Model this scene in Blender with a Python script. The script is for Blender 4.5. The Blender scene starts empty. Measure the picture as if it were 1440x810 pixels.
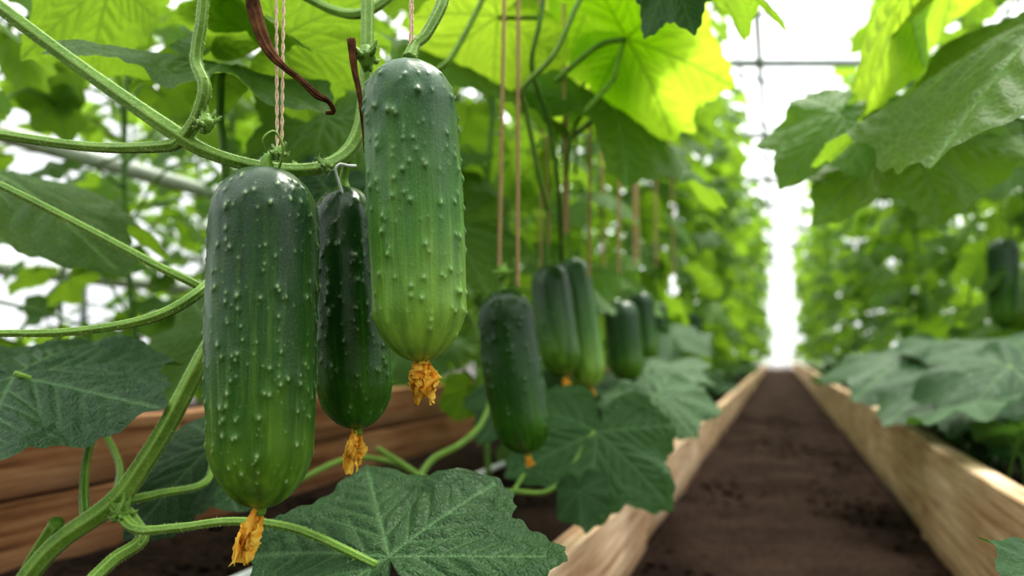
import bpy, math, random
import numpy as np
from mathutils import Vector, Matrix

EYE = 0.37          # camera height above the path (m)
SL = 0.375          # the path runs along direction (SL, 1)
random.seed(7); np.random.seed(7)

def S(a, b, d):
    """world point from tangent survey: a,b = bearing / elevation in thousandths, d = distance along +Y (m)"""
    return Vector((a*d/1000.0, d, EYE + b*d/1000.0))
def R(c, y, z=0.0):
    """point on a line parallel to the path, offset c metres to the left of the viewer"""
    return Vector((-c + SL*y, y, z))

# ------------------------------------------------------------------ materials
def newmat(name):
    m = bpy.data.materials.new(name); m.use_nodes = True
    nt = m.node_tree; nt.nodes.clear()
    out = nt.nodes.new('ShaderNodeOutputMaterial')
    return m, nt, out
def N(nt, t, **kw):
    n = nt.nodes.new(t)
    for k, v in kw.items():
        if k.startswith('i_'):
            n.inputs[k[2:].replace('_', ' ')].default_value = v
        else: setattr(n, k, v)
    return n
def ramp(nt, src, stops):
    r = nt.nodes.new('ShaderNodeValToRGB')
    e = r.color_ramp.elements
    while len(e) < len(stops): e.new(0.5)
    for i, (p, c) in enumerate(stops):
        e[i].position = p; e[i].color = (c[0], c[1], c[2], 1)
    nt.links.new(src, r.inputs[0]); return r.outputs[0]
def mixc(nt, fac, a, b, mode='MIX'):
    n = nt.nodes.new('ShaderNodeMix'); n.data_type = 'RGBA'; n.blend_type = mode
    for idx, v in ((0, fac), (6, a), (7, b)):
        if isinstance(v, (int, float)): n.inputs[idx].default_value = v
        elif isinstance(v, tuple): n.inputs[idx].default_value = (v[0], v[1], v[2], 1)
        else: nt.links.new(v, n.inputs[idx])
    return n.outputs[2]
def mth(nt, op, a, b=None, clamp=False):
    n = nt.nodes.new('ShaderNodeMath'); n.operation = op; n.use_clamp = clamp
    for i, v in enumerate((a, b)):
        if v is None: continue
        if isinstance(v, (int, float)): n.inputs[i].default_value = v
        else: nt.links.new(v, n.inputs[i])
    return n.outputs[0]
def attr(nt, name, out='Fac'):
    n = nt.nodes.new('ShaderNodeAttribute'); n.attribute_name = name; return n.outputs[out]
def mapped(nt, src, sc):
    n = nt.nodes.new('ShaderNodeMapping'); n.inputs['Scale'].default_value = sc
    nt.links.new(src, n.inputs[0]); return n.outputs[0]
def noise(nt, vec, scale, detail=3, rough=0.5):
    n = nt.nodes.new('ShaderNodeTexNoise'); n.inputs['Scale'].default_value = scale
    n.inputs['Detail'].default_value = detail; n.inputs['Roughness'].default_value = rough
    nt.links.new(vec, n.inputs['Vector']); return n.outputs['Fac']
def bump(nt, h, strength, dist):
    n = nt.nodes.new('ShaderNodeBump'); n.inputs['Strength'].default_value = strength
    n.inputs['Distance'].default_value = dist
    nt.links.new(h, n.inputs['Height']); return n.outputs[0]

def mat_simple(name, c1, c2, scale=60, rough=0.6, bs=0.3, bd=0.001, stretch=(1, 1, 1), sss=0.0, spec=0.4, tl=0.0):
    m, nt, out = newmat(name)
    tc = nt.nodes.new('ShaderNodeTexCoord').outputs['Object']
    v = mapped(nt, tc, stretch)
    f = noise(nt, v, scale, 4, 0.6)
    col = ramp(nt, f, [(0.3, c1), (0.7, c2)])
    p = N(nt, 'ShaderNodeBsdfPrincipled'); p.inputs['Roughness'].default_value = rough
    p.inputs['Specular IOR Level'].default_value = spec
    if sss: 
        p.inputs['Subsurface Weight'].default_value = sss
        p.inputs['Subsurface Radius'].default_value = (0.004, 0.004, 0.002)
    nt.links.new(col, p.inputs['Base Color'])
    nt.links.new(bump(nt, f, bs, bd), p.inputs['Normal'])
    if tl:
        t = nt.nodes.new('ShaderNodeBsdfTranslucent'); nt.links.new(col, t.inputs[0])
        mx = nt.nodes.new('ShaderNodeMixShader'); mx.inputs[0].default_value = tl
        nt.links.new(p.outputs[0], mx.inputs[1]); nt.links.new(t.outputs[0], mx.inputs[2]); nt.links.new(mx.outputs[0], out.inputs[0])
    else: nt.links.new(p.outputs[0], out.inputs[0])
    return m

def mat_vine(name, c1, c2, c3):
    m, nt, out = newmat(name)
    tc = nt.nodes.new('ShaderNodeTexCoord').outputs['Object']
    f = noise(nt, tc, 60, 4, 0.6); rib = attr(nt, 'vein')
    col = ramp(nt, f, [(0.3, c1), (0.7, c2)])
    col = mixc(nt, mth(nt, 'MULTIPLY', rib, 0.7), col, c3)
    fs = noise(nt, tc, 900, 2)
    col = mixc(nt, mth(nt, 'MULTIPLY', mth(nt, 'SUBTRACT', fs, .6, True), 2.0, True), col, (.5, .6, .3))
    p = N(nt, 'ShaderNodeBsdfPrincipled'); p.inputs['Roughness'].default_value = .5
    p.inputs['Specular IOR Level'].default_value = .3
    nt.links.new(col, p.inputs['Base Color'])
    nt.links.new(bump(nt, noise(nt, tc, 500, 3), .5, .001), p.inputs['Normal'])
    nt.links.new(p.outputs[0], out.inputs[0]); return m

def mat_leaf(name, dark, light, trans, tw=0.4, vein=(0.16, 0.30, 0.09), retic=38.0, rough=0.55, spec=.3, bs=.3):
    m, nt, out = newmat(name)
    rnd = attr(nt, 'rnd'); vn = attr(nt, 'vein'); luv = attr(nt, 'luv', 'Vector')
    nz = noise(nt, luv, 5.0, 4, 0.6)
    f = mth(nt, 'ADD', mth(nt, 'MULTIPLY', rnd, 0.75), mth(nt, 'MULTIPLY', nz, 0.3), True)
    col = mixc(nt, f, dark, light)
    vo = nt.nodes.new('ShaderNodeTexVoronoi'); vo.feature = 'DISTANCE_TO_EDGE'
    vo.inputs['Scale'].default_value = retic
    n2 = nt.nodes.new('ShaderNodeTexNoise'); n2.inputs['Scale'].default_value = 9
    nt.links.new(luv, n2.inputs['Vector'])
    wv = mixc(nt, 0.06, luv, n2.outputs['Color'])
    nt.links.new(wv, vo.inputs['Vector'])
    edge = mth(nt, 'MULTIPLY', vo.outputs['Distance'], 4.0, True)
    net = mth(nt, 'SUBTRACT', 1.0, mth(nt, 'MULTIPLY', edge, 2.2, True))
    col = mixc(nt, mth(nt, 'MULTIPLY', net, 0.25), col, vein)
    col = mixc(nt, mth(nt, 'MULTIPLY', vn, 0.85, True), col, vein)
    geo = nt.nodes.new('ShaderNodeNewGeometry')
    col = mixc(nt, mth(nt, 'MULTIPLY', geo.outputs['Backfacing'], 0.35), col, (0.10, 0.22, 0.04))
    p = N(nt, 'ShaderNodeBsdfPrincipled'); p.inputs['Roughness'].default_value = rough
    p.inputs['Specular IOR Level'].default_value = spec
    nt.links.new(col, p.inputs['Base Color'])
    h = mth(nt, 'ADD', edge, mth(nt, 'MULTIPLY', noise(nt, luv, 120.0, 2), 0.4))
    nt.links.new(bump(nt, h, bs, 0.0012), p.inputs['Normal'])
    t = nt.nodes.new('ShaderNodeBsdfTranslucent')
    tc = mixc(nt, f, tuple(x*0.5 for x in trans), trans)
    tc = mixc(nt, mth(nt, 'MULTIPLY', vn, 0.75, True), tc, (0.08, 0.16, 0.02))
    tc = mixc(nt, mth(nt, 'MULTIPLY', net, 0.25), tc, tuple(min(1, x*1.25+.02) for x in trans))
    nt.links.new(tc, t.inputs[0])
    mx = nt.nodes.new('ShaderNodeMixShader'); mx.inputs[0].default_value = tw
    nt.links.new(p.outputs[0], mx.inputs[1]); nt.links.new(t.outputs[0], mx.inputs[2])
    nt.links.new(mx.outputs[0], out.inputs[0]); return m

def mat_cuke(name, top, mid, bot, rough=0.32, lo=0.0, spec=.4, wc=.5):
    m, nt, out = newmat(name)
    t = attr(nt, 't'); w = attr(nt, 'wart'); rib = attr(nt, 'rib')
    tc = nt.nodes.new('ShaderNodeTexCoord').outputs['Object']
    st = noise(nt, mapped(nt, tc, (1, 1, 0.04)), 260, 4, 0.65)
    st2 = noise(nt, mapped(nt, tc, (1, 1, 0.08)), 110, 3, 0.55)
    big = noise(nt, tc, 35, 3)
    tt = mth(nt, 'ADD', t, mth(nt, 'MULTIPLY', mth(nt, 'SUBTRACT', st2, 0.5), 0.6))
    tt = mth(nt, 'ADD', tt, mth(nt, 'MULTIPLY', mth(nt, 'SUBTRACT', big, 0.5), 0.2))
    tt = mth(nt, 'ADD', tt, lo)
    col = ramp(nt, tt, [(0.0, bot), (0.2, tuple((a*.6+b*.4) for a, b in zip(mid, bot))), (0.45, mid), (0.9, top)])
    # pale lengthwise streaks fading up from the blossom end
    sf = mth(nt, 'MULTIPLY', mth(nt, 'SUBTRACT', 0.95, t, True), mth(nt, 'MULTIPLY', mth(nt, 'SUBTRACT', st, 0.5, True), 4.0, True))
    col = mixc(nt, mth(nt, 'MULTIPLY', sf, 0.65), col, tuple(x*1.15+.02 for x in bot))
    fn = noise(nt, tc, 1100, 2)
    col = mixc(nt, mth(nt, 'MULTIPLY', mth(nt, 'SUBTRACT', fn, 0.56, True), 2.2, True), col, tuple(x*2.4+.02 for x in mid))
    col = mixc(nt, mth(nt, 'MULTIPLY', rib, 0.35), col, tuple(x*0.5 for x in mid))
    col = mixc(nt, mth(nt, 'MULTIPLY', w, wc, True), col, (0.46, 0.62, 0.32))
    p = N(nt, 'ShaderNodeBsdfPrincipled'); 
    nt.links.new(mth(nt, 'ADD', rough-0.06, mth(nt, 'MULTIPLY', big, 0.14)), p.inputs['Roughness'])
    p.inputs['Specular IOR Level'].default_value = spec
    nt.links.new(col, p.inputs['Base Color'])
    h = mth(nt, 'ADD', mth(nt, 'MULTIPLY', noise(nt, tc, 600, 3), 1.0), mth(nt, 'MULTIPLY', st2, 0.3))
    nt.links.new(bump(nt, h, 0.3, 0.0006), p.inputs['Normal'])
    nt.links.new(p.outputs[0], out.inputs[0]); return m

def mat_wood(name, c1, c2, c3):
    m, nt, out = newmat(name)
    tc = nt.nodes.new('ShaderNodeTexCoord').outputs['Object']
    g = noise(nt, mapped(nt, tc, (1.0, 34, 34)), 3.0, 6, 0.65)
    b = noise(nt, mapped(nt, tc, (1, 2.5, 2.5)), 3.5, 4, .6)
    f2 = noise(nt, mapped(nt, tc, (3, 130, 130)), 4.0, 3)
    f = mth(nt, 'ADD', mth(nt, 'MULTIPLY', g, 0.65), mth(nt, 'MULTIPLY', b, 0.40))
    col = ramp(nt, f, [(0.38, c1), (0.5, c2), (0.64, c3)])
    col = mixc(nt, mth(nt, 'MULTIPLY', mth(nt, 'SUBTRACT', f2, 0.52, True), 2.5, True), col, c1)
    z = nt.nodes.new('ShaderNodeSeparateXYZ'); nt.links.new(tc, z.inputs[0])
    dirt = mth(nt, 'MULTIPLY', mth(nt, 'SUBTRACT', mth(nt, 'ADD', .015, mth(nt, 'MULTIPLY', b, .06)), z.outputs[2], True), 18, True)
    col = mixc(nt, mth(nt, 'MULTIPLY', dirt, .7), col, (.07, .032, .02))
    p = N(nt, 'ShaderNodeBsdfPrincipled'); p.inputs['Roughness'].default_value = 0.75
    p.inputs['Specular IOR Level'].default_value = 0.2
    nt.links.new(col, p.inputs['Base Color'])
    nt.links.new(bump(nt, mth(nt, 'ADD', g, f2), 0.25, 0.001), p.inputs['Normal'])
    nt.links.new(p.outputs[0], out.inputs[0]); return m

def mat_soil(name, c1, c2, sc=90):
    m, nt, out = newmat(name)
    tc = nt.nodes.new('ShaderNodeTexCoord').outputs['Object']
    a = noise(nt, tc, sc, 6, 0.7); b = noise(nt, tc, 6, 3); c = noise(nt, tc, sc*4, 3, .6)
    f = mth(nt, 'ADD', mth(nt, 'MULTIPLY', a, 0.6), mth(nt, 'MULTIPLY', b, 0.4))
    col = ramp(nt, f, [(0.40, c1), (0.60, c2)])
    p = N(nt, 'ShaderNodeBsdfPrincipled'); p.inputs['Roughness'].default_value = 0.95
    p.inputs['Specular IOR Level'].default_value = 0.1
    nt.links.new(col, p.inputs['Base Color'])
    nt.links.new(bump(nt, mth(nt, 'ADD', a, mth(nt, 'MULTIPLY', c, 0.5)), 1.0, 0.015), p.inputs['Normal'])
    nt.links.new(p.outputs[0], out.inputs[0]); return m

M_CUKE  = mat_cuke('cucumber_skin', (0.012, 0.043, 0.014), (0.026, 0.092, 0.011), (0.17, 0.32, 0.025), lo=.11, rough=.32, wc=.7)
M_CUKE_L = mat_cuke('cucumber_skin_light', (0.024, 0.076, 0.032), (0.058, 0.165, 0.024), (0.26, 0.44, 0.06), lo=.01, rough=.34, wc=.5)
M_CUKE_D = mat_cuke('cucumber_skin_dark', (0.008, 0.032, 0.007), (0.014, 0.062, 0.006), (0.06, 0.18, 0.010), rough=0.24, lo=.08, spec=.35, wc=.4)
M_STEM = mat_vine('vine_green', (0.085, 0.19, 0.020), (0.17, 0.31, 0.040), (.32, .47, .13))
M_STEMD = mat_simple('vine_green_dark', (0.05, 0.14, 0.02), (0.12, 0.23, 0.04), 60, 0.5, 0.2)
M_HAIR = mat_simple('vine_hair', (0.45, 0.52, 0.30), (0.7, 0.76, 0.55), 90, 0.6)
M_DRY = mat_simple('dry_tendril', (0.030, 0.012, 0.005), (0.17, 0.075, 0.03), 150, 0.85, 0.8, 0.001, spec=.15)
M_TWINE = mat_simple('jute_twine', (0.34, 0.21, 0.11), (0.55, 0.38, 0.22), 700, 0.85, 0.8, 0.0006)
M_TWINEP = mat_simple('pale_twine', (0.52, 0.36, 0.24), (0.85, 0.68, 0.54), 700, 0.85, 0.8, 0.0006)
M_BLOS = mat_simple('withered_petal', (1.0, 0.50, 0.035), (1.0, 0.82, 0.22), 330, 0.8, 0.3, 0.0005, (1, 1, .5), 0.0, spec=.1, tl=.5)
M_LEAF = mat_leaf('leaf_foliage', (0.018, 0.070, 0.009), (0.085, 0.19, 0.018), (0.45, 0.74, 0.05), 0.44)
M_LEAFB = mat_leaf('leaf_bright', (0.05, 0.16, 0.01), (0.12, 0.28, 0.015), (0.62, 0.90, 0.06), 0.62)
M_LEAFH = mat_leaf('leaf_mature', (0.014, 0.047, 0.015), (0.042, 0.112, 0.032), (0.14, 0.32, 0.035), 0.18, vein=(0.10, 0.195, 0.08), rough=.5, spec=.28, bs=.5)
M_WOOD = mat_wood('bed_wood', (0.30, 0.16, 0.08), (0.60, 0.41, 0.26), (0.86, 0.68, 0.49))
M_WOODR = mat_wood('bed_wood_red', (0.13, 0.05, 0.022), (0.36, 0.17, 0.085), (0.58, 0.33, 0.19))
M_SOIL = mat_soil('bed_soil', (0.010, 0.006, 0.004), (0.060, 0.036, 0.024), 70)
M_PATH = mat_soil('path_soil', (0.030, 0.017, 0.012), (0.090, 0.055, 0.040), 110)
M_PIPE = mat_simple('white_plastic', (0.55, 0.57, 0.58), (0.75, 0.77, 0.78), 30, 0.35, 0.05)
M_STEEL = mat_simple('galvanised_steel', (0.30, 0.32, 0.34), (0.46, 0.48, 0.50), 20, 0.5, 0.05)
def mat_film():
    m, nt, out = newmat('greenhouse_film')
    tc = nt.nodes.new('ShaderNodeTexCoord').outputs['Object']
    f = noise(nt, tc, 1.2, 3)
    tr = nt.nodes.new('ShaderNodeBsdfTransparent'); tr.inputs[0].default_value = (0.96, 0.975, 0.98, 1)
    tl = nt.nodes.new('ShaderNodeBsdfTranslucent'); tl.inputs[0].default_value = (0.90, 0.93, 0.94, 1)
    mx = nt.nodes.new('ShaderNodeMixShader')
    nt.links.new(mth(nt, 'ADD', 0.15, mth(nt, 'MULTIPLY', f, 0.3)), mx.inputs[0])
    nt.links.new(tr.outputs[0], mx.inputs[1]); nt.links.new(tl.outputs[0], mx.inputs[2])
    nt.links.new(mx.outputs[0], out.inputs[0]); return m
M_FILM = mat_film()

# ------------------------------------------------------------------ mesh builder
class MB:
    def __init__(s): s.V=[]; s.F=[]; s.M=[]; s.A={}; s.n=0; s.luv=[]; s.vein=[]; s.rnd=[]
    def add(s, V, F, mat=0, vein=None, rnd=0.5, luv=None):
        V = np.asarray(V, float); k = len(V)
        s.V.append(V); 
        for f in F: s.F.append(tuple(i+s.n for i in f))
        s.M += [mat]*len(F); s.n += k
        s.vein.append(np.zeros(k) if vein is None else vein)
        s.rnd.append(np.full(k, rnd)); s.luv.append(np.zeros((k, 3)) if luv is None else luv)
    def mesh(s, name, mats, smooth=True):
        me = bpy.data.meshes.new(name)
        V = np.concatenate(s.V)
        me.from_pydata(V.tolist(), [], s.F)
        for m in mats: me.materials.append(m)
        me.polygons.foreach_set('material_index', s.M)
        me.polygons.foreach_set('use_smooth', [smooth]*len(s.F))
        for nm, arr in (('vein', s.vein), ('rnd', s.rnd)):
            a = me.attributes.new(nm, 'FLOAT', 'POINT'); a.data.foreach_set('value', np.concatenate(arr))
        a = me.attributes.new('luv', 'FLOAT_VECTOR', 'POINT'); a.data.foreach_set('vector', np.concatenate(s.luv).ravel())
        me.update(); return me
def link(name, me, parent=None, mw=None):
    o = bpy.data.objects.new(name, me); bpy.context.scene.collection.objects.link(o)
    if mw is not None: o.matrix_world = mw
    if parent: o.parent = parent
    return o
def empty(name, loc=(0, 0, 0)):
    o = bpy.data.objects.new(name, None); o.empty_display_size = 0.05
    bpy.context.scene.collection.objects.link(o); return o

def spline(pts, n):
    P = np.array([list(p) for p in pts], float)
    if len(P) == 2: P = np.array([P[0], (P[0]+P[1])/2, P[1]])
    Q = np.vstack([2*P[0]-P[1], P, 2*P[-1]-P[-2]])
    out = []; segs = len(P)-1; u = np.linspace(0, segs, n)
    for x in u:
        i = min(int(x), segs-1); t = x-i
        p0, p1, p2, p3 = Q[i], Q[i+1], Q[i+2], Q[i+3]
        out.append(0.5*((2*p1)+(-p0+p2)*t+(2*p0-5*p1+4*p2-p3)*t*t+(-p0+3*p1-3*p2+p3)*t**3))
    return np.array(out), u/segs
def tube(pts, radii, n=40, sides=12, rib=0.0, smoothed=True, seed=0):
    C, u = spline(pts, n) if smoothed else (np.array(pts), np.linspace(0, 1, len(pts)))
    n = len(C)
    r = np.interp(u, np.linspace(0, 1, len(radii)), radii)
    T = np.gradient(C, axis=0); T /= np.linalg.norm(T, axis=1)[:, None]+1e-12
    ref = np.array([0, 0, 1.0]) if abs(T[0][2]) < 0.9 else np.array([1.0, 0, 0])
    a = np.cross(T[0], ref); a /= np.linalg.norm(a)
    V = []; Ns = []
    th = np.linspace(0, 2*np.pi, sides, endpoint=False)
    prof = 1+rib*np.cos(6*th)
    for i in range(n):
        a = a-T[i]*np.dot(a, T[i]); a /= np.linalg.norm(a)+1e-12; b = np.cross(T[i], a)
        d = np.cos(th)[:, None]*a+np.sin(th)[:, None]*b
        V.append(C[i]+d*(r[i]*prof)[:, None]); Ns.append(d)
    V = np.concatenate(V); F = []
    for i in range(n-1):
        for j in range(sides):
            k = (j+1) % sides
            F.append((i*sides+j, i*sides+k, (i+1)*sides+k, (i+1)*sides+j))
    F.append(tuple(range(sides))[::-1]); F.append(tuple((n-1)*sides+j for j in range(sides)))
    return V, F, np.concatenate(Ns), C
def hairs(mb, V, Nn, count, ln, mat, rng):
    HV = []; HF = []
    for k in range(count):
        i = rng.integers(len(V)); p = V[i]; nrm = Nn[i]+rng.normal(0, 0.35, 3)
        nrm /= np.linalg.norm(nrm); side = np.cross(nrm, rng.normal(0, 1, 3)); side /= np.linalg.norm(side)+1e-9
        jit = rng.normal(0, 0.001, 3); jit -= Nn[i]*np.dot(jit, Nn[i])
        l = ln*rng.uniform(0.5, 1.1); p = p+jit*0.6-Nn[i]*0.0002; w = side*0.00012
        b = len(HV); HV += [p-w, p+w, p+nrm*l]; HF.append((b, b+1, b+2))
    mb.add(HV, HF, mat)

# ------------------------------------------------------------------ leaves
KA = [0, 8, 18, 30, 44, 54, 66, 80, 96, 112, 124, 140, 155, 166, 174, 180]
KR = [1.0, .91, .81, .74, .84, .90, .80, .68, .76, .82, .77, .66, .54, .42, .24, .08]
def leaf_data(nr=40, na=160, seed=0, droop=0.25, cup=0.1, wavy=0.05, quilt=0.02, teeth=0.022, twist=0.0, hi=True):
    rng = np.random.default_rng(seed)
    th = np.linspace(-np.pi, np.pi, na, endpoint=False)
    ad = np.abs(np.degrees(th))
    rr = np.interp(ad, KA, KR)*(1+0.04*np.sin(3*th+rng.uniform(0, 6))+0.03*np.sin(7*th+rng.uniform(0, 6)))
    ker = 3
    rr = np.convolve(np.concatenate([rr[-ker:], rr, rr[:ker]]), np.ones(ker)/ker, 'same')[ker:-ker]
    nt_ = 34 if hi else 17
    ph = (th/(2*np.pi)*nt_) % 1.0
    rr = rr*(1+teeth*(np.abs(ph-0.5)*4-1)) 
    fr = np.linspace(0, 1, nr+1)[1:]
    X = (fr[:, None]*(rr*np.cos(th))[None, :]).ravel(); Y = (fr[:, None]*(rr*np.sin(th))[None, :]).ravel()
    X = np.concatenate([[0], X]); Y = np.concatenate([[0], Y])
    FR = np.concatenate([[0], np.repeat(fr, na)]); TH = np.concatenate([[0], np.tile(th, nr)])
    P = np.stack([X, Y], 1)
    segs = []
    for a, l in ((0, .98), (54, .84), (-54, .84), (112, .76), (-112, .76)):
        ar = math.radians(a); d = np.array([math.cos(ar), math.sin(ar)])
        segs.append((np.zeros(2), d*l, 0.014, 1.0))
        if hi:
            for k in range(1, 6):
                s = k/6.2+rng.uniform(-.02, .02)
                for sg in (-1, 1):
                    br = ar+sg*math.radians(42+rng.uniform(-6, 6)); e = np.array([math.cos(br), math.sin(br)])
                    segs.append((d*l*s, d*l*s+e*l*(1-s)*0.52, 0.008, 0.7))
    vein = np.zeros(len(P)); dmin = np.full(len(P), 9.0)
    for p, q, w, st in segs:
        pq = q-p; tt = np.clip(((P-p)@pq)/(pq@pq), 0, 1); d = np.linalg.norm(P-(p+tt[:, None]*pq), axis=1)
        ww = w*(1-0.5*tt)
        vein = np.maximum(vein, st*np.exp(-(d/ww)**2)); dmin = np.minimum(dmin, d)
    r2 = X*X+Y*Y
    Z = -droop*(r2**0.8)*(0.6+0.4*np.cos(TH)) - cup*np.abs(Y)**1.5 
    Z += wavy*(FR**2)*(np.sin(5*TH+rng.uniform(0, 6))+0.7*np.sin(9*TH+rng.uniform(0, 6))+.5*np.sin(2*TH+rng.uniform(0, 6)))
    Z += quilt*(1-np.exp(-(dmin/0.035)**1.5))
    if hi: Z += quilt*0.35*np.sin(38*X+4*np.sin(20*Y))*np.sin(36*Y+4*np.sin(17*X))*(1-np.exp(-(dmin/0.05)**2))
    Z += twist*X*Y
    V = np.stack([X, Y, Z], 1); F = []
    for j in range(na): F.append((0, 1+j, 1+(j+1) % na))
    for i in range(nr-1):
        o = 1+i*na
        for j in range(na):
            k = (j+1) % na
            F.append((o+j, o+na+j, o+na+k, o+k))
    return V, F, vein
def frame(u, nh):
    u = np.array(u, float); u /= np.linalg.norm(u); n = np.array(nh, float); n -= u*np.dot(n, u)
    n /= np.linalg.norm(n)+1e-9; v = np.cross(n, u); return np.stack([u, v, n], 0)
def place(V, base, u, nh, L, W=1.0):
    Fm = frame(u, nh); Q = V.copy(); Q[:, 1] *= W
    return np.array(base)+L*(Q@Fm)

# ------------------------------------------------------------------ hero plant (vines, petioles, leaves nearest the viewer)
hero = empty('cucumber_plant')
hrng = np.random.default_rng(3)
def vine(name, pts, radii, n=50, hair=500, mat=0, rib=0.09, parent=hero, dry=False, hl=0.0016):
    mb = MB(); V, F, Nn, C = tube(pts, radii, n, 24, rib)
    rv = np.tile(np.clip(np.cos(6*np.linspace(0, 2*np.pi, 24, endpoint=False)), 0, 1), n)
    mb.add(V, F, 0, rv)
    if hair: hairs(mb, V, Nn, int(hair*2.4), hl, 1, hrng)
    return link(name, mb.mesh(name, [M_DRY if dry else (M_STEM if mat == 0 else M_STEMD), M_HAIR]), parent)
vine('main_vine', [S(-760, 515, .43), S(-620, 410, .43), S(-480, 312, .42), S(-420, 278, .42), S(-340, 258, .43), S(-268, 260, .45), S(-222, 294, .47), S(-206, 370, .48), S(-203, 520, .5), S(-205, 620, .52)],
     [.0044, .0042, .0050, .0038, .0038, .0042, .0044, .0042, .0042, .004], 110, 1700)
vine('side_vine', [S(-760, 312, .45), S(-600, 289, .44), S(-490, 289, .42), S(-465, 300, .42)], [.003, .0028, .0032, .0035], 50, 600)
vine('petiole_upright', [S(-432, 530, .41), S(-436, 470, .41), S(-444, 410, .41), S(-432, 372, .405), S(-443, 330, .41), S(-462, 298, .42)], [.0028, .003, .0032, .0034, .0032, .004], 60, 700)
vine('petiole_left', [S(-790, 262, .48), S(-720, 235, .47), S(-600, 175, .46), S(-500, 122, .45), S(-440, 92, .45), S(-400, 60, .47)], [.0026]*6, 50, 500)
vine('petiole_hook', [S(-780, 22, .42), S(-720, 26, .42), S(-640, 27, .42), S(-560, 36, .42), S(-495, 52, .42), S(-445, 80, .43), S(-415, 112, .46), S(-400, 150, .5)], [.0022, .0022, .0024, .0026, .0030, .0032, .003, .003], 70, 700)
vine('lower_stem', [S(-700, -340, .50), S(-640, -270, .5), S(-560, -212, .5), S(-520, -160, .5), S(-480, -95, .5), S(-436, -10, .5), S(-400, 60, .51), S(-380, 160, .52), S(-300, 262, .5)], [.0062, .0064, .0072, .0062, .006, .0055, .005, .0045, .004], 100, 1500)
vine('lower_petiole', [S(-560, -212, .5), S(-530, -248, .48), S(-470, -247, .46), S(-390, -238, .45), S(-300, -250, .44), S(-190, -300, .42)], [.005, .0032, .0028, .0026, .0026, .0024], 60, 500)
vine('petiole_low_a', [S(-565, -215, .5), S(-500, -200, .52), S(-430, -182, .55), S(-420, -130, .6)], [.004, .003, .0028, .0026], 40, 300)
vine('petiole_low_b', [S(-600, -240, .5), S(-602, -190, .52), S(-596, -140, .53), S(-575, -85, .55), S(-585, -68, .56), S(-700, -30, .52)], [.0034, .0028, .0026, .0024, .0022, .002], 50, 300)
vine('petiole_low_c', [S(-560, -212, .52), S(-552, -160, .6), S(-580, -100, .62), S(-600, -60, .6), S(-610, 0, .6)], [.003, .0026, .0026, .0024, .002], 40, 200)
vine('root_stem', [S(-600, -330, .46), S(-560, -292, .48), S(-520, -262, .49), S(-540, -225, .5)], [.004, .0042, .004, .004], 30, 300)
vine('root_stem_b', [S(-640, -240, .5), S(-690, -330, .55), S(-720, -480, .56)], [.005, .005, .005], 30, 100)
vine('trailing_vine_a', [S(-190, -135, .85), S(-150, -160, .86), S(-120, -180, .85), S(-80, -196, .84), S(0, -196, .84), S(60, -190, .86), S(115, -112, .9)], [.0036, .0036, .0038, .0036, .0032, .003, .0026], 60, 300)
vine('trailing_vine_b', [S(-130, -175, .86), S(-110, -150, .88), S(-70, -128, .9), S(-40, -95, .95), S(-30, -40, 1.0), S(-60, 60, 1.0)], [.004, .004, .004, .0036, .003, .003], 50, 300)
vine('trailing_vine_c', [S(-300, -180, .8), S(-230, -150, .85), S(-170, -155, .88), S(-120, -178, .87)], [.003, .0034, .0036, .0036], 40, 100)
vine('trailing_vine_d', [S(0, -200, .84), S(20, -170, .88), S(60, -140, .95)], [.0026]*3, 30, 100)
vine('pedicel_vine', [S(-90, 640, .46), S(-95, 530, .44), S(-98, 492, .43), S(-120, 448, .42), S(-136, 432, .415), S(-144, 412, .41)], [.0036, .0036, .0034, .003, .0028, .004], 40, 400)
vine('upper_stem_a', [S(-310, 510, .6), S(-250, 480, .58), S(-205, 478, .55), S(-160, 510, .56)], [.0035]*4, 40, 300)
vine('upper_stem_b', [S(160, 620, .75), S(95, 495, .75), S(60, 420, .76), S(15, 370, .78), S(20, 340, .8), S(38, 250, .84), S(50, 200, .88)], [.003]*7, 60, 300)
vine('upper_stem_c', [S(-20, 540, .8), S(-70, 440, .8), S(-100, 400, .8), S(-150, 380, .82)], [.003]*4, 40, 200)
vine('upper_stem_d', [S(210, 620, 1.0), S(150, 410, .95), S(140, 380, .95), S(90, 320, .95), S(76, 250, 1.0), S(70, 150, 1.1)], [.003]*6, 50, 200)
vine('upper_stem_e', [S(-408, 404, .6), S(-410, 330, .6), S(-405, 290, .6), S(-400, 200, .62)], [.003]*4, 30, 200, mat=1)
vine('upper_stem_f', [S(60, 600, .8), S(40, 470, .8), S(28, 400, .82), S(50, 330, .86), S(64, 240, .9), S(70, 130, 1.0)], [.0028]*6, 40, 200, mat=1)
vine('withered_vine', [S(-368, 530, .40), S(-362, 480, .40), S(-345, 430, .395), S(-322, 402, .39), S(-300, 385, .39), S(-275, 362, .39), S(-258, 352, .395), S(-251, 338, .40), S(-262, 336, .4)],
     [.0022, .0032, .0028, .0014, .0013, .0017, .001, .001, .0008], 60, 0, rib=.35, dry=True)
vine('withered_vine_b', [S(-226, 440, .46), S(-222, 400, .46), S(-214, 360, .46), S(-208, 310, .465), S(-206, 280, .47)], [.0024, .0018, .0014, .0012, .001], 40, 0, rib=.3, dry=True)
vine('tendril', [S(-330, 250, .4), S(-322, 285, .39), S(-334, 310, .385), S(-350, 300, .38), S(-345, 280, .385)], [.0007, .0006, .0006, .0005, .0004], 50, 0)

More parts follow.
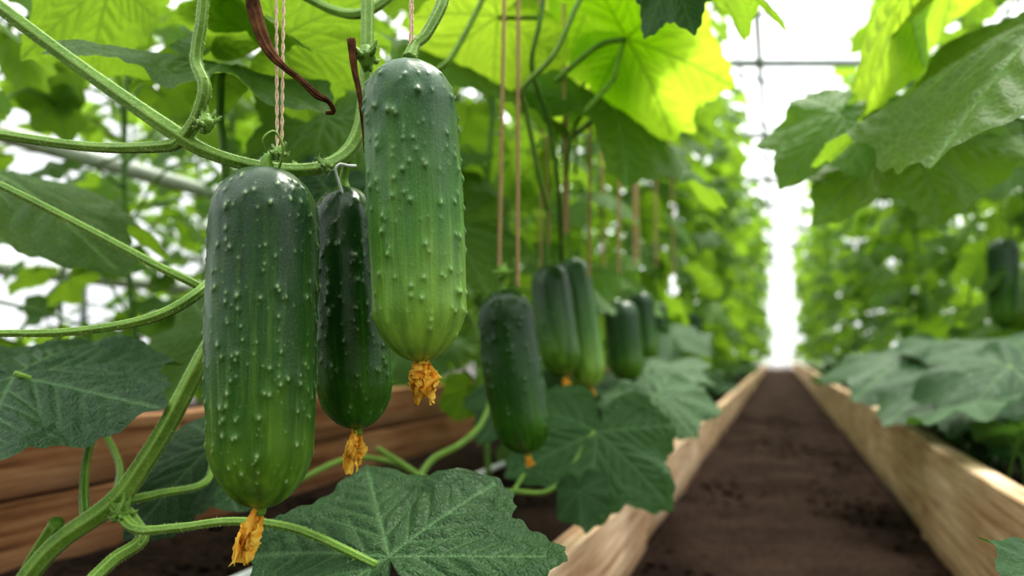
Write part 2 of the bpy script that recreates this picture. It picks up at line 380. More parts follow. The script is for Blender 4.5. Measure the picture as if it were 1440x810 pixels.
def knot(name, p, r, parent=hero, mat=None, seed=0):
    """cluster of small fuzzy bracts round a core"""
    rg = np.random.default_rng(seed); mb = MB()
    c = np.array(p)
    V, F, Nn, C = tube([c-[0, 0, r*.8], c, c+[0, 0, r*.8]], [r*.3, r*.75, r*.3], 10, 12); mb.add(V, F, 0); hairs(mb, V, Nn, 160, .0016, 1, rg)
    for k in range(11):
        dv = rg.normal(0, 1, 3); dv /= np.linalg.norm(dv)
        V, F, Nn, C = tube([c+dv*r*.3, c+dv*r*.9, c+dv*r*1.3+[0, 0, r*.3]], [r*.25, r*.22, r*.03], 10, 8); mb.add(V, F, 0)
        hairs(mb, V, Nn, 35, 0.0016, 1, rg)
    link(name, mb.mesh(name, [mat or M_STEM, M_HAIR]), parent)
knot('node_bract', S(-430, 322, .405), .0066, seed=1)
knot('node_bract_b', S(-548, -225, .49), .008, seed=2)
knot('node_bract_c', S(-262, 262, .44), .005, seed=3)
knot('node_bract_d', S(-205, 415, .47), .009, seed=4)

LEAFMATS = [M_LEAF, M_LEAFB, M_LEAFH]
def leaf(name, base, tip, nh, mat=0, rnd=0.5, W=1.0, seed=0, droop=.22, cup=.12, wavy=.05, quilt=.02, parent=hero, hi=True, twist=0.0, stalk=None):
    V, F, vn = leaf_data(60 if hi else 24, 260 if hi else 110, seed, droop, cup, wavy, quilt, twist=twist)
    u = tip-base; L = u.length; mb = MB()
    luv = V*np.array([1, 1, 0])+seed*3.1
    mb.add(place(V, base, u, nh, L, W), F, 0, vn, rnd, luv)
    if stalk:
        Vt, Ft, Nn, C = tube(stalk+[base], [.0026*L/.12]*2, 30, 10, .05); mb.add(Vt, Ft, 1)
    o = link(name, mb.mesh(name, [LEAFMATS[mat], M_STEM]), parent)
    return o
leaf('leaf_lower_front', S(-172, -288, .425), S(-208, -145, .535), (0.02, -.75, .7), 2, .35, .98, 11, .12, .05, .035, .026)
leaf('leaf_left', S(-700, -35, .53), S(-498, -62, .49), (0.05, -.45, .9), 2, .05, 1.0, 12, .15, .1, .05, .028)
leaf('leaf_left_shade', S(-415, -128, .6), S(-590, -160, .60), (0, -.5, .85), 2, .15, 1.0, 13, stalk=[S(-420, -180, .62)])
leaf('leaf_mid_bed', S(120, -112, .90), S(108, -246, .82), (0.1, -.8, .6), 2, .8, 1.05, 14, .2, .1, .06, .03)
leaf('leaf_mid_bed_b', S(95, -195, .83), S(98, -250, .80), (-.4, -.8, .4), 2, .3, .9, 15)
leaf('leaf_mid_bed_c', S(10, -60, 1.1), S(40, -130, 1.02), (0, -.7, .7), 2, .6, 1.0, 51, stalk=[S(-20, -120, 1.15)])
leaf('leaf_bed_far', S(205, -58, 1.3), S(262, -108, 1.2), (0, -.5, .85), 2, .9, 1.1, 16, stalk=[S(170, -60, 1.4)])
leaf('leaf_bed_far_b', S(190, -25, 1.6), S(285, -30, 1.5), (0, -.4, .9), 2, .8, 1.1, 17, stalk=[S(170, -80, 1.6)])
leaf('leaf_bed_far_c', S(225, 25, 2.0), S(280, 10, 1.9), (0, -.5, .85), 2, .8, 1.1, 18, stalk=[S(200, -60, 2.0)])
leaf('leaf_bed_behind', S(-420, 30, .9), S(-510, -60, .85), (0, -.6, .7), 0, .1, 1.1, 19, stalk=[S(-400, 0, .95)])
leaf('leaf_top_left', S(-408, 402, .6), S(-640, 475, .5), (0.1, -.25, .9), 0, .1, 1.0, 20, .25, .15, .06)
leaf('leaf_top_left_b', S(-330, 440, .66), S(-190, 530, .62), (0.1, .2, .95), 0, .05, 1.0, 21)
leaf('leaf_top_left_c', S(-400, 470, .75), S(-560, 400, .7), (0.1, -.1, 1), 0, .0, 1.2, 52, stalk=[S(-300, 500, .8)])
leaf('leaf_top_left_e', S(-400, 500, .58), S(-270, 440, .6), (0, -.1, 1), 0, .1, 1.1, 57, stalk=[S(-330, 560, .65)])
leaf('leaf_top_left_d', S(-560, 520, .7), S(-720, 440, .66), (0.1, .1, 1), 0, .3, 1.1, 53, stalk=[S(-450, 560, .75)])
leaf('leaf_left_mid', S(-735, 255, .72), S(-545, 185, .64), (0, -.1, 1), 0, .0, .9, 22)
leaf('leaf_left_mid_b', S(-260, 230, .75), S(-330, 150, .72), (0, -.8, .6), 2, .3, .9, 54, stalk=[S(-200, 250, .8)])
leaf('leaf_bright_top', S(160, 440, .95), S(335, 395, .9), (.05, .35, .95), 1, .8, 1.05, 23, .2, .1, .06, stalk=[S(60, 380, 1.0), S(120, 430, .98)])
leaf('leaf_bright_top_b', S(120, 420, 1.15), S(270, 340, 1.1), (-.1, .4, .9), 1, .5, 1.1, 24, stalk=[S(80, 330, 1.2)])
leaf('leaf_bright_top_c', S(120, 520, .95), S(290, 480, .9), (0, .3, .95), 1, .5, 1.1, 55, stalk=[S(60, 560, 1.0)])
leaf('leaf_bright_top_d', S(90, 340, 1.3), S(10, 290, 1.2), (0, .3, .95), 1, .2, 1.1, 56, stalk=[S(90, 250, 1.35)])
leaf('leaf_mid_green', S(140, 345, 1.05), S(322, 250, 1.0), (0, -.3, .95), 0, .5, 1.0, 25, .25, .15, .06, stalk=[S(80, 300, 1.1)])
leaf('leaf_overhead', S(250, 570, .62), S(412, 492, .58), (0, .0, 1), 0, .5, 1.0, 26, .2, .1, .05, stalk=[S(180, 560, .7)])
leaf('leaf_overhead_b', S(225, 530, .6), S(250, 462, .57), (-.5, -.5, .7), 2, .8, .8, 27, stalk=[S(180, 560, .7)])
leaf('leaf_centre_top', S(-70, 400, .95), S(85, 350, .85), (0, -.0, 1), 0, .4, 1.1, 28, stalk=[S(-100, 360, 1.0)])
leaf('leaf_centre_top_b', S(-20, 470, .9), S(-140, 400, .95), (0, .2, .9), 1, .1, 1.1, 29, stalk=[S(40, 470, .9)])
leaf('leaf_centre_shade', S(-260, 330, .8), S(-300, 230, .75), (.1, -.8, .6), 0, .1, 1.1, 30, stalk=[S(-230, 330, .85)])
leaf('leaf_centre_shade_b', S(-90, 180, .9), S(-20, 90, .85), (.1, -.7, .6), 0, .1, 1.0, 31, stalk=[S(-110, 150, 1.0)])

right = empty('cucumber_plant')
rstem = [S(900, 900, .85), S(860, 650, .85), S(830, 480, .85), S(815, 200, .86), S(830, -100, .87), S(860, -380, .9)]
vine('climbing_stem', rstem, [.005]*6, 60, 200, parent=right)
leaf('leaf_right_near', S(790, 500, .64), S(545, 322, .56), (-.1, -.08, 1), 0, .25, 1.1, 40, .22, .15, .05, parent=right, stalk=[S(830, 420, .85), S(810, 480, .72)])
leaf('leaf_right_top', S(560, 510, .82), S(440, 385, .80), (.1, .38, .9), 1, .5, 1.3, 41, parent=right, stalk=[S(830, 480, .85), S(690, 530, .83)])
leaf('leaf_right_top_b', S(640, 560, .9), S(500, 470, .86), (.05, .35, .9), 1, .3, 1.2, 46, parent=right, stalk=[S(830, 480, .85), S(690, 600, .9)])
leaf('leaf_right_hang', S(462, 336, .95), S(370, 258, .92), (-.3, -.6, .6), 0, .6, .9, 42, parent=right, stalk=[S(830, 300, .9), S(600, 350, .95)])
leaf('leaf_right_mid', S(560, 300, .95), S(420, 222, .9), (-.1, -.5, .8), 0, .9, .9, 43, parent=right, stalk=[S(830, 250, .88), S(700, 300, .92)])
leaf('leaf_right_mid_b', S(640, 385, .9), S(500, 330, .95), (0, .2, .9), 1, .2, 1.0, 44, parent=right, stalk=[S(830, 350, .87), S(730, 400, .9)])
leaf('leaf_right_corner', S(760, -310, .42), S(705, -305, .40), (0, -.6, .8), 2, .7, 1.0, 45, hi=False, parent=right, stalk=[S(950, -400, .6), S(860, -290, .5)])
for k, (a1, b1, d1, a2, b2, d2) in enumerate(((640, -30, 1.45, 520, -60, 1.4), (700, -20, 1.3, 620, -75, 1.22), (560, -5, 1.7, 475, -35, 1.6), (800, -40, 1.25, 700, -85, 1.15), (600, 15, 1.7, 690, -10, 1.6), (720, 15, 1.5, 640, 0, 1.4))):
    leaf('leaf_right_low', S(a1, b1, d1), S(a2, b2, d2), (0, -.2, .95), 2, .25+.08*k, 1.0, 70+k, droop=.35, hi=False, parent=right, stalk=[S(a1+60, -180, d1+.1), S(a1+20, b1-60, d1+.05)])

# ------------------------------------------------------------------ cucumbers
def blossom(mb, p, dirv, L, W, rg, mat):
    dv = np.array(dirv, float); dv /= np.linalg.norm(dv)
    for k in range(6):
        a = rg.normal(0, 1, 3); a -= dv*np.dot(a, dv); a /= np.linalg.norm(a); b = np.cross(dv, a)
        n1, n2 = 34, 9; V = []; tw = rg.uniform(-1.6, 1.6); ln = L*rg.uniform(.7, 1.08); spread = rg.uniform(0.05, .45)
        lean = rg.normal(0, .05)
        fray = rg.uniform(.7, 1.2, n2)
        for i in range(n1):
            s = i/(n1-1); w = W*(0.35+0.65*min(1, s*1.6))*.65
            ang = tw*s
            ea = a*math.cos(ang)+b*math.sin(ang); eb = np.cross(dv, ea)
            for j in range(n2):
                q = (j/(n2-1)-.5)*2
                sl = s*(1 if s < .4 else 1+(fray[j]-1)*(s-.4)/.6)
                c = np.array(p)+dv*ln*sl+a*(W*spread*s*.7)+b*lean*ln*s
                V.append(c+ea*w*q*.8+eb*w*.35*math.sin(q*4+tw+s*8)+eb*w*.12*math.sin(s*38+j)+rg.normal(0, W*.025, 3))
        F = [(i*n2+j, i*n2+j+1, (i+1)*n2+j+1, (i+1)*n2+j) for i in range(n1-1) for j in range(n2-1)]
        mb.add(V, F, mat)
def cucumber(top, bot, r, mat, seed, prof=((0, 1), (1, 1)), nwart=120, seg=150, rings=220, bend=.03, bl=(.03, .012), stem_to=None, hh=.0008, bdir=None):
    rg = np.random.default_rng(seed)
    ax = top-bot; L = ax.length
    u = np.linspace(0, 1, rings); t = 0.5-0.5*np.cos(np.pi*u); t = 0.5*t+0.5*u
    e1, e2 = r/L*1.25, r/L*1.05
    cap = lambda dd, e, pw: (1-(1-np.clip(dd/e, 0, 1))**pw)**(1/pw)
    w = np.interp(t, [p[0] for p in prof], [p[1] for p in prof])
    w = np.convolve(np.pad(w, 15, 'edge'), np.ones(31)/31, 'valid')
    rad = r*w*cap(t, e1, 2.1)*cap(1-t, e2, 2.2)
    th = np.linspace(0, 2*np.pi, seg, endpoint=False)
    T_, H_ = np.meshgrid(t, th, indexing='ij'); RR = np.repeat(rad[:, None], seg, 1)
    ribs = np.cos(10*H_+0.35*np.sin(3*T_+seed))
    endf = 0.4+0.7*(np.exp(-(T_/.14)**2)+np.exp(-((1-T_)/.10)**2))
    RR = RR*(1+0.015*ribs*endf+0.016*np.sin(2*H_+seed)+0.008*np.sin(5*T_*2+H_+seed))
    wt = np.zeros_like(RR)
    for k in range(nwart):
        tk = rg.uniform(.05, .96)**.9; hk = (rg.integers(0, 20)/20*2*np.pi)+rg.normal(0, .08)
        rk = np.interp(tk, t, rad); dh = (H_-hk+np.pi) % (2*np.pi)-np.pi
        amp = rg.uniform(.15, 1.0)**1.8*1.2; sg = .0005+.00038*amp
        d2 = (dh*rk)**2+((T_-tk)*L*.75)**2
        RR += hh*amp*np.exp(-d2/(2*sg*sg))+hh*.5*amp*np.exp(-d2/(2*(sg*2.8)**2)); wt = np.maximum(wt, min(1, .35+amp*.65)*np.exp(-d2/(2*(sg*.55)**2)))
    bx = bend*L*(1-(2*T_-1)**2); 
    ph = rg.uniform(0, 6) if bend < .04 else 0
    X = RR*np.cos(H_)+bx*math.cos(ph); Y = RR*np.sin(H_)+bx*math.sin(ph)*.5; Z = T_*L
    V = np.stack([X.ravel(), Y.ravel(), Z.ravel()], 1)
    F = []
    for i in range(rings-1):
        o = i*seg
        for j in range(seg):
            k = (j+1) % seg; F.append((o+j, o+k, o+seg+k, o+seg+j))
    me = bpy.data.meshes.new('cucumber'); me.from_pydata(V.tolist(), [], F); me.materials.append(mat)
    me.polygons.foreach_set('use_smooth', [True]*len(F))
    for nm, arr in (('t', T_), ('wart', wt), ('rib', np.clip(-ribs, 0, 1)*endf)):
        a = me.attributes.new(nm, 'FLOAT', 'POINT'); a.data.foreach_set('value', arr.ravel())
    z = ax.normalized(); q = z.to_track_quat('Z', 'Y')
    mw = Matrix.Translation(bot) @ q.to_matrix().to_4x4()
    o = link('cucumber', me, None, mw)
    inv = mw.inverted()
    if bl:
        bd = (rg.uniform(-.12, .12), 0, -1)
        if bdir is not None: bd = inv.to_3x3() @ Vector(bdir)
        mb = MB(); blossom(mb, (0, 0, .003), bd, bl[0], bl[1], rg, 0)
        V, Fq, Nn, C = tube([(0, 0, .004), (0, 0, -.004)], [.004, .0025], 6, 12); mb.add(V, Fq, 1)
        ob = link('withered_blossom', mb.mesh('blossom', [M_BLOS, M_STEM])); ob.parent = o
    if stem_to is not None:
        tl = inv @ stem_to; mb = MB()
        V, Fq, Nn, C = tube([Vector((0, 0, L-.004)), Vector((0, 0, L+.005)), (Vector((0, 0, L+.005))+tl)/2+Vector((.002, 0, 0)), tl], [.0048, .0028, .0022, .0028], 24, 12, .08)
        mb.add(V, Fq, 0); hairs(mb, V, Nn, 120, .0015, 1, rg)
        ob = link('pedicel', mb.mesh('pedicel', [M_STEM, M_HAIR])); ob.parent = o
    return o
cucumber(S(-345, 259, .40), S(-353, -219, .40), .0302, M_CUKE, 1, ((0, .88), (.15, .95), (.4, 1.0), (.6, 1.0), (.8, .99), (1, .96)), 520, 320, 420, .012, (.036, .011), S(-327, 284, .402), hh=.0007, bdir=(-.32, 0, -1))
cucumber(S(-236, 232, .47), S(-217, -108, .47), .0243, M_CUKE_D, 2, ((0, .95), (.2, 1.02), (.5, 1.0), (.8, .9), (1, .82)), 360, 240, 320, .02, (.030, .011), S(-222, 292, .47), hh=.0006, bdir=(-.15, 0, -1))
cucumber(S(-147, 408, .41), S(-128, -13, .41), .0275, M_CUKE_L, 3, ((0, .90), (.15, .98), (.35, 1.0), (.6, 1.0), (.85, .97), (1, .94)), 380, 320, 420, .012, (.023, .015), None, hh=.0010)
cucumber(S(-13, 88, .78), S(22, -143, .78), .0325, M_CUKE_D, 4, ((0, .95), (.5, 1.02), (1, .9)), 220, 200, 280, .035, (.018, .009), S(-18, 120, .78))
cucumber(S(53, 123, 1.12), S(74, -34, 1.10), .0335, M_CUKE, 5, ((0, .95), (.5, 1.0), (1, .9)), 110, 110, 150, .03, (.026, .013), S(52, 150, 1.12))
cucumber(S(82, 132, 1.16), S(110, -50, 1.14), .031, M_CUKE_L, 6, ((0, .95), (.5, 1.0), (1, .9)), 110, 110, 150, .03, (.022, .013), S(80, 170, 1.16))
cucumber(S(153, 72, 1.55), S(165, -42, 1.55), .039, M_CUKE, 7, nwart=50, seg=70, rings=110, bl=(.028, .018), stem_to=S(150, 110, 1.55))
cucumber(S(180, 84, 1.85), S(190, -12, 1.85), .034, M_CUKE, 8, nwart=30, seg=60, rings=90, bl=None, stem_to=S(178, 130, 1.85))
cucumber(S(203, 70, 2.15), S(209, -8, 2.15), .032, M_CUKE, 9, nwart=30, seg=60, rings=90, bl=None, stem_to=S(202, 120, 2.15))
cucumber(S(690, 160, 2.1), S(697, 32, 2.1), .042, M_CUKE, 10, nwart=30, seg=60, rings=90, bl=None, stem_to=S(690, 230, 2.1))
cucumber(S(255, 55, 3.0), S(257, 0, 3.0), .030, M_CUKE, 13, nwart=10, seg=50, rings=60, bl=None, stem_to=S(255, 100, 3.0))

# ------------------------------------------------------------------ twine
def twine(p, q, r=.0007, mat=M_TWINE, plies=2, pitch=.012, n=None, gap=1.0):
    mb = MB(); p = np.array(p); q = np.array(q); L = np.linalg.norm(q-p)
    n = n or int(max(30, L/pitch*8)); s = np.linspace(0, 1, n)
    t = (q-p)/L; a = np.cross(t, [0, 1, 0.0]); a /= np.linalg.norm(a); b = np.cross(t, a)
    for k in range(plies):
        ph = s*L/pitch*2*np.pi+k*2*np.pi/plies
        C = p+s[:, None]*(q-p)+r*gap*(np.cos(ph)[:, None]*a+np.sin(ph)[:, None]*b)
        C = C + (0.0015*np.sin(s*9)[:, None]*a)*np.sin(np.pi*s)[:, None]
        V, F, Nn, Cc = tube(C, [r, r], sides=7, smoothed=False); mb.add(V, F, 0)
    return link('hanging_twine', mb.mesh('hanging_twine', [mat]))
TOP = 2.25
def up(a, b, d, **k):
    p = S(a, b, d); q = Vector((p.x+k.pop('dx', 0), p.y+k.pop('dy', 0), TOP)); return twine(q, p, **k)
up(-330, 282, .402, mat=M_TWINEP, r=.00055, dx=-.014, pitch=.016); up(-324, 276, .404, mat=M_TWINEP, r=.00055, dx=.020, pitch=.014)
up(-143, 408, .412, mat=M_TWINEP, r=.0005); up(-140, 420, .414, mat=M_TWINEP, r=.0004, dx=.01)
knot('twine_knot', S(-327, 280, .401), .0046, seed=9)
up(-18, 118, .78, r=.0013, dx=.03); up(8, 92, .78, r=.0013, dx=-.0)
knot('pedicel_knot', S(-12, 112, .775), .009, seed=10)
for a, b, dd, r in ((75, 165, 1.0, .0013), (52, 150, 1.12, .0013), (108, 105, 1.12, .0015), (80, 170, 1.16, .0013), (150, 110, 1.55, .0018), (172, 120, 1.6, .0018), (178, 130, 1.85, .002), (202, 120, 2.15, .002), (228, 110, 2.4, .002), (40, 80, 1.3, .0013), (130, 90, 1.75, .0018)):
    up(a, b, dd, r=r, pitch=.02, dx=random.uniform(-.05, .05))

# ------------------------------------------------------------------ background plant variants
def plant_variant(seed, H=2.3, z0=.16, dens=.075, big=1.0):
    rg = np.random.default_rng(seed); mb = MB()
    lib = [leaf_data(6, 54, seed*10+k, rg.uniform(.15, .4), rg.uniform(.05, .25), .06, 0.01, teeth=.03, hi=False) for k in range(4)]
    zs = np.linspace(0, H, 16)
    st = np.stack([.02*np.sin(zs*5+seed), .02*np.cos(zs*4+seed*2), zs], 1)
    V, F, _, _ = tube(st, [.006, .004], 40, 8); mb.add(V, F, 1)
    z = z0; az = rg.uniform(0, 6)
    while z < H:
        az += 2.4+rg.normal(0, .5)
        hdir = np.array([math.cos(az), math.sin(az), 0])
        pl = rg.uniform(.07, .22); lift = rg.uniform(-.05, .12)
        s = np.array([.02*math.sin(z*5+seed), .02*math.cos(z*4+seed*2), z])
        e = s+hdir*pl+np.array([0, 0, lift])
        V, F, _, _ = tube([s, s+hdir*pl*.5+np.array([0, 0, lift*.8+.02]), e], [.003, .0022], 8, 5); mb.add(V, F, 1)
        u = hdir+np.array([rg.normal(0, .35), rg.normal(0, .35), -rg.uniform(.1, 1.3)])
        nh = np.array([rg.normal(0, .25), rg.normal(0, .25), 1])+hdir*rg.uniform(0, .6)
        Vl, Fl, vn = lib[rg.integers(4)]
        L = rg.uniform(.065, .13)*big
        mb.add(place(Vl, e, u, nh, L), Fl, 0, vn, rg.uniform(0, 1)**1.5, Vl*np.array([1, 1, 0])+rg.uniform(0, 9))
        z += dens*rg.uniform(.35, 1.0)
    return mb.mesh('cucumber_plant', [M_LEAF, M_STEMD])
VAR = [plant_variant(k, H=2.25) for k in range(6)]
VARS = [plant_variant(20+k, H=2.1, z0=.2, dens=.045, big=.72) for k in range(4)]
SOILZ = .10
def put(vs, c, y, z=SOILZ, s=1.0):
    p = R(c, y, z); o = link('cucumber_plant', random.choice(vs))
    o.location = p; o.rotation_euler = (random.uniform(-.05, .05), random.uniform(-.05, .05), random.uniform(0, 6.28)); o.scale = (s, s, s*random.uniform(.93, 1.05))
y = 1.3
while y < 14:
    put(VAR, max(.42, .62-.02*y)+random.uniform(-.07, .07), y); y += .28 if y < 6 else .4
y = 2.0
while y < 14:
    put(VAR, -max(.50, .78-.02*y)+random.uniform(-.1, .1), y); y += .30 if y < 6 else .42
y = -2.4  # both rows carried on behind the camera, unseen, added to cut frontal light
while y < -.2:
    put(VAR, .65, y); put(VAR, -.7, y); y += .4
for c0, ys, ye, st in ((1.3, 1.12, 6, .3), (1.9, 2.0, 8, .36), (2.7, 3.0, 10, .4), (3.5, 3.8, 10, .45), (-1.7, 3.2, 10, .45), (-2.6, 4.2, 10, .5)):
    y = ys
    while y < ye:
        put(VARS, c0+random.uniform(-.1, .1), y, 0.0); y += st
for c in np.arange(-2.6, 3.4, .4):
    if abs(c+.02) < .5: put(VARS, c, 14.9+random.uniform(-.1, .1), 0.0, .5)
# low foliage along both beds
def low_foliage(name, c0, c1, y0, y1, zb, zt, cnt, seed):
    rg = np.random.default_rng(seed); mb = MB()
    lib = [leaf_data(8, 60, seed*10+k, .2, .12, .06, 0.015, hi=False) for k in range(4)]
    for k in range(cnt):
        yy = y0+(y1-y0)*rg.uniform(0, 1)**1.3; c = rg.uniform(c0, c1); g = np.array(R(c, yy, SOILZ-.02)); e = g+np.array([rg.normal(0, .04), rg.normal(0, .04), rg.uniform(zb, zt)])
        V, F, _, _ = tube([g, (g+e)/2+rg.normal(0, .02, 3), e], [.003, .0024], 8, 6); mb.add(V, F, 1)
        a = rg.uniform(0, 6.28); u = np.array([math.cos(a), math.sin(a), -rg.uniform(.1, .7)])
        Vl, Fl, vn = lib[rg.integers(4)]
        mb.add(place(Vl, e, u, [rg.normal(0, .2), -.3, 1], rg.uniform(.08, .12)), Fl, 0, vn, rg.uniform(.4, 1.3), Vl*np.array([1, 1, 0])+rg.uniform(0, 9))
    link(name, mb.mesh(name, [M_LEAFH, M_STEMD]))
low_foliage('low_cucumber_leaves', .34, .55, 1.6, 9, .05, .24, 110, 5)
low_foliage('low_cucumber_leaves', -.85, -.37, 1.15, 6, .14, .27, 280, 6)

# ------------------------------------------------------------------ beds, path
YAW = math.atan2(1, SL); LEN = math.hypot(1, SL)
def plank(name, c, y0, y1, z0, z1, th, mat, parent=None, seed=0, rough=1.0):
    """board whose path-side face is at offset c; th thickness away from viewer line (signed)"""
    rg = np.random.default_rng(seed); L = (y1-y0)*LEN; n = max(8, int(L/.015)); sec = []
    h = z1-z0; m = 8; b = .003
    s = 1 if th > 0 else -1; w = abs(th)
    prof = [(0, b), (0, h*.33), (0, h*.66), (0, h-b), (b, h), (w*.5, h), (w-b, h), (w, h-b), (w, h*.5), (w, b), (w-b, 0), (b, 0)]
    V = []
    wob = rg.uniform(0, 6, 6)
    for i in range(n+1):
        x = L*i/n
        for (py, pz) in prof:
            dz = rough*(.002*math.sin(x*7+wob[0])+.001*math.sin(x*31+wob[1])+rg.normal(0, .00015)) if pz > h*.5 else 0
            dy = rough*(.003*math.sin(x*6+wob[2])+.001*math.sin(x*19+pz*40+wob[3])+rg.normal(0, .00015))
            V.append((x, s*py+dy, pz+dz))
    k = len(prof); F = []
    for i in range(n):
        for j in range(k):
            j2 = (j+1) % k; f = (i*k+j, (i+1)*k+j, (i+1)*k+j2, i*k+j2); F.append(f if s < 0 else f[::-1])
    F.append(tuple(range(k))); F.append(tuple(n*k+j for j in range(k))[::-1])
    me = bpy.data.meshes.new(name); me.from_pydata(V, [], F); me.materials.append(mat)
    import bmesh
    bm = bmesh.new(); bm.from_mesh(me); bmesh.ops.recalc_face_normals(bm, faces=bm.faces[:]); bm.to_mesh(me); bm.free()
    o = link(name, me, parent); o.location = R(c, y0, z0); o.rotation_euler = (0, 0, YAW); return o
lb = empty('raised_garden_bed'); rb = empty('raised_garden_bed')
for i, (a, b_) in enumerate(((-.6, 1.35), (1.353, 3.2), (3.203, 6.0), (6.003, 10), (10.003, 14))):
    plank('board_path_side', .25+(.008 if i == 1 else 0), a, b_, -.01, .13, .035, M_WOOD, lb, i, .7)
    plank('board_path_side', -.29-(.01 if i % 2 else 0), a+.1, b_+.1, -.01, .192, -.035, M_WOOD, rb, 10+i, .25)
for j, (z0, z1) in enumerate(((-.01, .085), (.09, .185), (.19, .28))):
    for i, (a, b_) in enumerate(((-.6, 2.2), (2.203, 5.5), (5.503, 14))):
        plank('board_back', .93, a, b_, z0, z1, .035, M_WOODR, lb, 30+i+j*5)
        plank('board_back', -1.1, a, b_, z0*.6, z1*.6, -.035, M_WOODR, rb, 50+i+j*5)
def ground(name, c0, c1, y0, y1, z, amp, mat, res, parent=None, seed=0, clods=0):
    L = (y1-y0); ny = int(L/res[1]); nx = max(2, int(abs(c1-c0)/res[0])); rg = np.random.default_rng(seed)
    cs = np.linspace(c0, c1, nx+1); s = np.linspace(0, 1, ny+1)**1.6; ys = y0+L*s
    C, Yy = np.meshgrid(cs, ys); X = -C+SL*Yy
    H = np.zeros_like(X)
    for f, a in ((9, 1), (21, .6), (47, .35), (90, .22)):
        for k in range(3):
            an = rg.uniform(0, 6.28); H += a*np.sin((X*math.cos(an)+Yy*math.sin(an))*f*rg.uniform(.8, 1.2)+rg.uniform(0, 6))
    H = H*amp*.25+rg.normal(0, amp*.18, H.shape)
    V = np.stack([X.ravel(), Yy.ravel(), (z+H).ravel()], 1); w = nx+1
    F = [(i*w+j, i*w+j+1, (i+1)*w+j+1, (i+1)*w+j) for i in range(ny) for j in range(nx)]
    mb = MB(); mb.add(V, [f[::-1] for f in F] if c0 < c1 else F, 0)
    for k in range(clods):
        c = rg.uniform(min(c0, c1)+.02, max(c0, c1)-.02); yy = y0+L*rg.uniform(0, .35)
        p = np.array(R(c, yy, z)); rr = rg.uniform(.002, .009)
        ph = []; 
        for i in range(1, 4):
            for j in range(6):
                a1 = math.pi*i/4; a2 = j*math.pi/3; q = np.array([math.sin(a1)*math.cos(a2), math.sin(a1)*math.sin(a2), math.cos(a1)*.7])*rr*rg.uniform(.7, 1.25); ph.append(p+q)
        ph = [p+[0, 0, rr*.7]]+ph+[p-[0, 0, rr*.7]]
        f = [(0, 1+j, 1+(j+1) % 6) for j in range(6)]
        for i in range(2): f += [(1+i*6+j, 7+i*6+j, 7+i*6+(j+1) % 6, 1+i*6+(j+1) % 6) for j in range(6)]
        f += [(19, 13+(j+1) % 6, 13+j) for j in range(6)]
        mb.add(ph, f, 0)
    me = mb.mesh(name, [mat])
    import bmesh
    bm = bmesh.new(); bm.from_mesh(me); bmesh.ops.recalc_face_normals(bm, faces=bm.faces[:]); bm.to_mesh(me); bm.free()
    return link(name, me, parent)
ground('soil', .285, .932, -.6, 14, SOILZ, .010, M_SOIL, (.018, .03), lb, 1, 1600)
ground('soil', -1.1, -.325, -.6, 14, SOILZ, .010, M_SOIL, (.03, .04), rb, 2, 400)
ground('soil_path', -.29, .25, -.6, 14, 0.0, .008, M_PATH, (.012, .018), None, 3, 1500)
# big base floor
me = bpy.data.meshes.new('floor'); me.from_pydata([(-12, -6, -.02), (16, -6, -.02), (16, 22, -.02), (-12, 22, -.02)], [], [(0, 1, 2, 3)])
me.materials.append(M_PATH); link('floor', me)

# ------------------------------------------------------------------ irrigation
def pipe(name, pts, r, mat, n=40):
    mb = MB(); V, F, _, _ = tube(pts, [r, r], n, 14); mb.add(V, F, 0); return link(name, mb.mesh(name, [mat]))
pipe('irrigation_pipe', [R(.72, -.3, .118), R(.62, .3, .118), R(.60, .8, .118), R(.62, 1.6, .118), R(.6, 4, .118)], .006, M_PIPE)
pipe('irrigation_pipe', [R(-.5, 0, .13), R(-.48, 1, .13), R(-.5, 3, .13), R(-.5, 8, .13)], .008, M_PIPE)
pipe('heating_pipe', [R(1.6, 0, .82), R(1.6, 4, .82), R(1.6, 12, .82)], .02, M_PIPE)
pipe('heating_pipe', [R(2.3, 0, .62), R(2.3, 4, .62), R(2.3, 12, .62)], .025, M_PIPE)
pipe('trellis_clip', [S(-238, 222, .455), S(-244, 240, .452), S(-248, 256, .45), S(-242, 264, .45), S(-230, 262, .452), S(-220, 262, .46)], .0009, M_PIPE)

# ------------------------------------------------------------------ greenhouse shell
def quad(name, P, mat):
    me = bpy.data.meshes.new(name); me.from_pydata([tuple(p) for p in P], [], [(0, 1, 2, 3)]); me.materials.append(mat); return link(name, me)
CL, CR, YN, YF, HW, HR = 4.4, -3.6, -3.0, 15.5, 2.2, 3.3
CM = (CL+CR)/2
quad('wall_left', [R(CL, YN, 0), R(CL, YF, 0), R(CL, YF, HW), R(CL, YN, HW)], M_FILM)
quad('wall_right', [R(CR, YN, 0), R(CR, YF, 0), R(CR, YF, HW), R(CR, YN, HW)], M_FILM)
me = bpy.data.meshes.new('wall_far'); me.from_pydata([R(CL, YF, 0), R(CR, YF, 0), R(CR, YF, HW), R(CM, YF, HR), R(CL, YF, HW)], [], [(0, 1, 2, 3, 4)]); me.materials.append(M_FILM); link('wall_far', me)
me = bpy.data.meshes.new('ceiling'); me.from_pydata([R(CL, YN, HW), R(CL, YF, HW), R(CM, YF, HR), R(CM, YN, HR), R(CR, YF, HW), R(CR, YN, HW)], [], [(0, 1, 2, 3), (3, 2, 4, 5)]); me.materials.append(M_FILM); link('ceiling', me)
mb = MB()
yy = YN
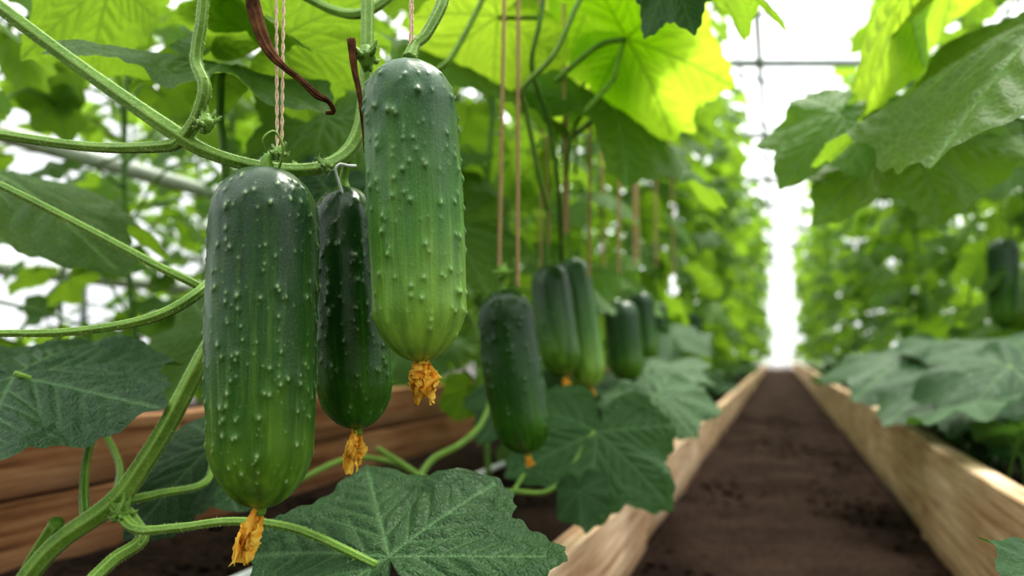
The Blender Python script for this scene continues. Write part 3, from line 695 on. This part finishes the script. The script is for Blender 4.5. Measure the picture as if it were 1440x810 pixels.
while yy <= YF+.1:
    for p, q, r in ((R(CL, yy, 0), R(CL, yy, HW), .025), (R(CR, yy, 0), R(CR, yy, HW), .025), (R(CL, yy, HW), R(CM, yy, HR), .028), (R(CR, yy, HW), R(CM, yy, HR), .028), (R(CL, yy, HW), R(CR, yy, HW), .03)):
        V, F, _, _ = tube([p, q], [r, r], 3, 8); mb.add(V, F, 0)
    yy += 1.5
for c, z in ((CL, HW), (CR, HW), (CM, HR-.02), ((CL+CM)/2, (HW+HR)/2), ((CR+CM)/2, (HW+HR)/2), (.62, TOP), (-.66, TOP), (.12, 2.2), (1.9, TOP)):
    V, F, _, _ = tube([R(c, YN, z), R(c, YF, z)], [.018, .018], 3, 8); mb.add(V, F, 0)
link('greenhouse_frame', mb.mesh('greenhouse_frame', [M_STEEL]))

# ------------------------------------------------------------------ light
w = bpy.data.worlds.new('overcast_sky'); bpy.context.scene.world = w; w.use_nodes = True
nt = w.node_tree
bg = nt.nodes['Background']; bg.inputs[0].default_value = (0.97, 0.98, 1.0, 1)
tcw = nt.nodes.new('ShaderNodeTexCoord'); sp = nt.nodes.new('ShaderNodeSeparateXYZ'); nt.links.new(tcw.outputs['Generated'], sp.inputs[0])
st = mth(nt, 'ADD', 1.05, mth(nt, 'MULTIPLY', mth(nt, 'MAXIMUM', sp.outputs[2], 0.0), 1.5)); nt.links.new(st, bg.inputs[1])
sd = bpy.data.lights.new('sun', 'SUN'); sd.energy = 6.5; sd.angle = math.radians(20); sd.color = (1, .95, .85)
so = bpy.data.objects.new('sun', sd); bpy.context.scene.collection.objects.link(so)
so.rotation_euler = Vector((-.25, -.45, -1)).to_track_quat('-Z', 'Y').to_euler(); so.location = (2, 5, 6)

# ------------------------------------------------------------------ camera
cam = bpy.data.cameras.new('camera'); co = bpy.data.objects.new('camera', cam); bpy.context.scene.collection.objects.link(co)
cam.lens = 25; cam.sensor_width = 36; cam.shift_y = 90/1440; cam.clip_start = .02
co.location = (0, 0, EYE); co.rotation_euler = (math.radians(90), 0, 0)
cam.dof.use_dof = True; cam.dof.focus_distance = .415; cam.dof.aperture_fstop = 4.2; cam.dof.aperture_blades = 9
sc = bpy.context.scene; sc.camera = co
sc.view_settings.view_transform = 'Standard'
for lk in ('Medium High Contrast', 'Standard - Medium High Contrast'):
    try: sc.view_settings.look = lk; break
    except Exception as e: print('look', e)
sc.view_settings.exposure = 0.18
